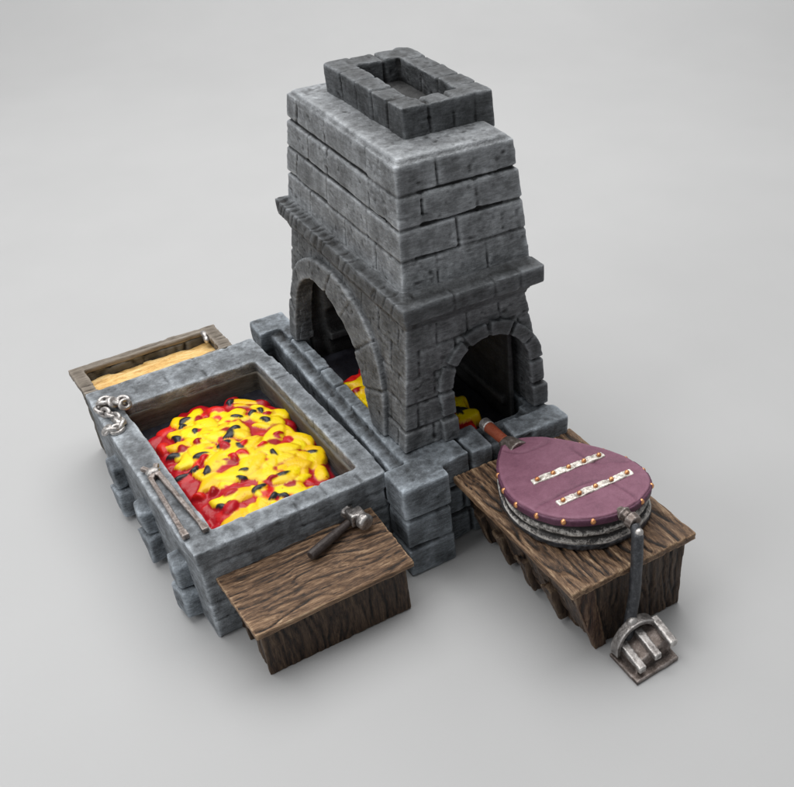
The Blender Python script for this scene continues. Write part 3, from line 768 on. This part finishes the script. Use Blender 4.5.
def ringat(scale, zf):
    return [(CEN.x+(p.x-CEN.x)*scale, CEN.y+(p.y-CEN.y)*scale, zf(CEN.y+(p.y-CEN.y)*scale)) for p in OUT]
mb = MB(); mb.loft([ringat(.97, lambda y: topz(y)-.19), ringat(1.0, lambda y: topz(y)-.17), ringat(1.0, lambda y: topz(y)-.02), ringat(.985, lambda y: topz(y))])
def pd(p, n): return .008*fbm(p*3, 5, 3)-.018*np.clip(1-np.abs(vnoise(p*np.array([1.3, .8, 1])+3, 77))*14, 0, 1)*(n[:, 2] > .7)
sculpt('top_board', mb, M['purple'], bl, vox=.022, sm=2, disp=pd, rk=.8)
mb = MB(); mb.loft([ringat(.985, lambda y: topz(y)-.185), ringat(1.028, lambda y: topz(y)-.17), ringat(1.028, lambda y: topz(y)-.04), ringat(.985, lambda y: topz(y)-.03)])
sculpt('shaded_board_edge', mb, M['purple_shade'], bl, vox=.02, sm=1, disp=lambda p, n: .012*fbm(p*5, 5, 3), rk=.8)  # band added round the top board, its dark colour painting the side's shade
# ribbed leather
rings = []
zb = bz+.10
nr = 36
for i in range(nr+1):
    t = i/nr; rib = abs(math.sin((t**.8)*math.pi*2.5)); s = .935+.04*rib-.02*math.sin(t*math.pi)+.07*(1-t)
    rings.append(ringat(s, lambda y, t=t: lerp(zb, topz(y)-.16, t)))
mb = MB(); mb.loft(rings)
sculpt('leather_folds', mb, M['leather'], bl, vox=.018, sm=1, disp=lambda p, n: .03*fbm(p*np.array([1.6, 1.6, 11]), 4, 3), rk=1.2)
mb = MB(); mb.loft([ringat(1.02, lambda y: bz+.0), ringat(1.035, lambda y: bz+.02), ringat(1.035, lambda y: bz+.12), ringat(1.01, lambda y: bz+.14)])
sculpt('bottom_board', mb, M['metal_dark'], bl, vox=.022, sm=2, disp=grain_disp(1, .4, 5, 33))
# nozzle
mb = MB(); mb.tube([(2.20, -.25, 1.98), (2.17, .02, 1.99), (2.13, .20, 2.0)], [.22, .17, .11], 14)
sculpt('nozzle_collar', mb, M['metal_brown'], bl, vox=.018, sm=2, disp=stone_disp(.8, 3))
mb = MB(); mb.tube([(2.14, .12, 2.03), (2.10, .45, 2.07), (2.08, .62, 2.09)], [.105, .105, .11], 14)
nz_ = sculpt('nozzle', mb, M['redbrown'], bl, vox=.016, sm=1, disp=stone_disp(.5, 3))
mb = MB(); mb.tube([(2.085, .58, 2.085), (2.07, .74, 2.10)], [.125, .12], 16)
sculpt('nozzle_band', mb, M['metal'], nz_, vox=.016, sm=1, disp=stone_disp(.5, 3))
# straps with studs
for (a, b) in (((1.765, -1.36), (3.20, -1.44)), ((1.76, -2.13), (3.25, -2.17))):
    A, B = Vector((*a, topz(a[1])+.005)), Vector((*b, topz(b[1])+.005))
    mb = MB(); d = (B-A).normalized(); s = Vector((-d.y, d.x, 0))*.072
    n = 9
    for i in range(n):
        p, q = A.lerp(B, i/n), A.lerp(B, (i+1)/n); h = Vector((0, 0, .024+.01*(i % 2)))
        mb.hexa([tuple(v) for v in (p-s-h, p+s-h, q+s-h, q-s-h, p-s+h, p+s+h, q+s+h, q-s+h)])
    st = sculpt('strap', mb, M['silver_white'], bl, vox=.014, sm=2, disp=lambda p, n: .022*fbm(p*9, 4, 3), rk=1.2)
    for i in range(5):
        p = A.lerp(B, .07+.215*i)+Vector((0, 0, .055)); m2 = MB(); m2.ball(p-Vector((0, 0, .012)), (.048, .046, .036))
        sculpt('stud', m2, M['copper'], st, vox=.012, sm=1)
# copper studs round the edge of the board
per = [0]
for i in range(len(OUT)): per.append(per[-1]+(OUT[(i+1) % len(OUT)]-OUT[i]).length)
nst = 17
for k in range(nst):
    s = (k+.35)/nst*per[-1]
    i = max(j for j in range(len(OUT)) if per[j] <= s); t = (s-per[i])/(per[i+1]-per[i]); p = OUT[i].lerp(OUT[(i+1) % len(OUT)], t)
    if p.y > -.35: continue
    d = (p-CEN).normalized(); q = p+d*.012
    if abs(q.x-2.45) < .12 and q.y < -2: continue
    m2 = MB(); m2.ball((q.x, q.y, topz(q.y)-.085), (.054, .054, .058))
    sculpt('rim_stud', m2, M['copper'], bl, vox=.014, sm=1)
# lever: knuckle on the board, rod down to the pedal
mb = MB(); k0 = Vector((2.47, -2.82, topz(-2.8)-.03)); k1 = Vector((2.52, -3.22, topz(-2.9)-.09))
mb.tube([k0, k0.lerp(k1, .35), k0.lerp(k1, .38), k0.lerp(k1, .6), k0.lerp(k1, .64), k1], [.07, .14, .11, .11, .15, .14], 8)
sculpt('lever_knuckle', mb, M['metal_brown'], bl, vox=.016, sm=2, disp=stone_disp(.7, 3))
mb = MB(); mb.tube([(2.50, -3.20, 2.28), (2.45, -3.36, 2.18), (2.36, -3.48, 1.8), (2.28, -3.56, 1.1), (2.12, -3.64, .5), (2.02, -3.68, .12)], [.09, .11, .105, .105, .105, .11], 12)
rod = sculpt('lever_rod', mb, M['metal_dark'], bl, vox=.018, sm=2, disp=stone_disp(.8, 3))
for i, (x, y, z) in enumerate(((2.47, -3.36, 2.23), (1.92, -3.62, .16), (2.14, -3.70, .70))):
    m2 = MB(); m2.ball((x, y, z), (.10, .10, .09) if i else (.09, .09, .08)); sculpt('rivet', m2, M['metal'], rod, vox=.016, sm=1, disp=stone_disp(.7, 3))
# pedal
pd_ = bpy.data.objects.new('foot_pedal', None)
mb = MB(); mb.hexa([(1.76, -4.36, 0), (2.66, -4.32, 0), (2.72, -3.60, 0), (1.76, -3.60, 0), (1.76, -4.36, .09), (2.66, -4.32, .09), (2.72, -3.60, .09), (1.76, -3.60, .09)])
mb.hexa([(1.86, -4.22, .05), (2.58, -4.18, .05), (2.66, -3.68, .05), (1.86, -3.66, .05), (1.90, -4.16, .20), (2.62, -4.10, .40), (2.66, -3.66, .52), (1.90, -3.64, .34)])
pp = sculpt('foot_pedal', mb, M['metal_brown'], bl, vox=.02, sm=2, disp=stone_disp(1.0, 3))
for i, (x, z) in enumerate(((1.93, .22), (2.24, .33), (2.56, .44))):
    m2 = MB(); m2.hexa([(x-.075, -4.30, z-.08), (x+.075, -4.30, z-.08), (x+.085, -3.72, z+.02), (x-.065, -3.72, z+.02), (x-.075, -4.30, z+.05), (x+.075, -4.30, z+.05), (x+.085, -3.72, z+.17), (x-.065, -3.72, z+.17)])
    sculpt('tread_bar', m2, M['metal'], pp, vox=.018, sm=2, disp=stone_disp(1.0, 3+i))
m2 = MB(); cx, cz = 2.2, .26
pts = [(cx+.40*math.cos(a), -3.72, cz+.42*math.sin(a)) for a in [math.pi*(-.12+1.2*i/20) for i in range(21)]]
for p, q in zip(pts, pts[1:]):
    def dirn(v): return Vector((v[0]-cx, 0, v[2]-cz)).normalized()
    rr = []
    for v in (p, q):
        V = Vector(v); dd = dirn(v); rr.append([tuple(V-dd*.04+Vector((0, -.10, 0))), tuple(V+dd*.05+Vector((0, -.10, 0))), tuple(V+dd*.05+Vector((0, .10, 0))), tuple(V-dd*.04+Vector((0, .10, 0)))])
    m2.hexa(rr[0]+rr[1])
sculpt('pedal_hoop', m2, M['metal'], pp, vox=.018, sm=2, disp=stone_disp(1.0, 7))
bpy.data.objects.remove(pd_)

# ================================================================== CAMERA
f, yaw, pitch, roll = 1005.4526, .9645275, .6388801, -.0044835
cy, sy, cp, sp = math.cos(yaw), math.sin(yaw), math.cos(pitch), math.sin(pitch)
F = Vector((cp*cy, cp*sy, -sp)); R = Vector((sy, -cy, 0)); U = R.cross(F)
cr, sr = math.cos(roll), math.sin(roll); R, U = R*cr+U*sr, U*cr-R*sr
cam = bpy.data.cameras.new('camera'); co = bpy.data.objects.new('camera', cam); C.objects.link(co)
m = Matrix((R, U, -F)).transposed().to_4x4(); m.translation = Vector((-5.132429, -12.432698, 13.004318)); co.matrix_world = m
cam.sensor_width = 36; cam.sensor_fit = 'HORIZONTAL'; cam.lens = 36*f/794
cam.shift_x = -(570.0511-397)/794; cam.shift_y = (430.3405-393.5)/794
cam.clip_end = 500; cam.clip_start = .1
sc.camera = co

# ================================================================== LIGHT
w = bpy.data.worlds.new('World'); sc.world = w; w.use_nodes = True
w.node_tree.nodes['Background'].inputs[0].default_value = (.97, .985, 1, 1); w.node_tree.nodes['Background'].inputs[1].default_value = .30
def area(name, loc, target, size, power, col=(1, 1, 1)):
    l = bpy.data.lights.new(name, 'AREA'); l.shape = 'RECTANGLE'; l.size, l.size_y = size; l.energy = power; l.color = col
    o = bpy.data.objects.new(name, l); C.objects.link(o); o.location = loc
    o.rotation_euler = (Vector(target)-Vector(loc)).to_track_quat('-Z', 'Y').to_euler(); return o
area('softbox', (5, 18, 42), (4, 10, 0), (52, 48), 30500, (1, .99, .98))
area('side_softbox', (-24, -2, 20), (0, 2, 1), (12, 12), 2300, (1, 1, 1))
sc.view_settings.view_transform = 'Standard'; sc.view_settings.look = 'None'; sc.view_settings.exposure = 0; sc.view_settings.gamma = 1
sc.render.engine = 'CYCLES'
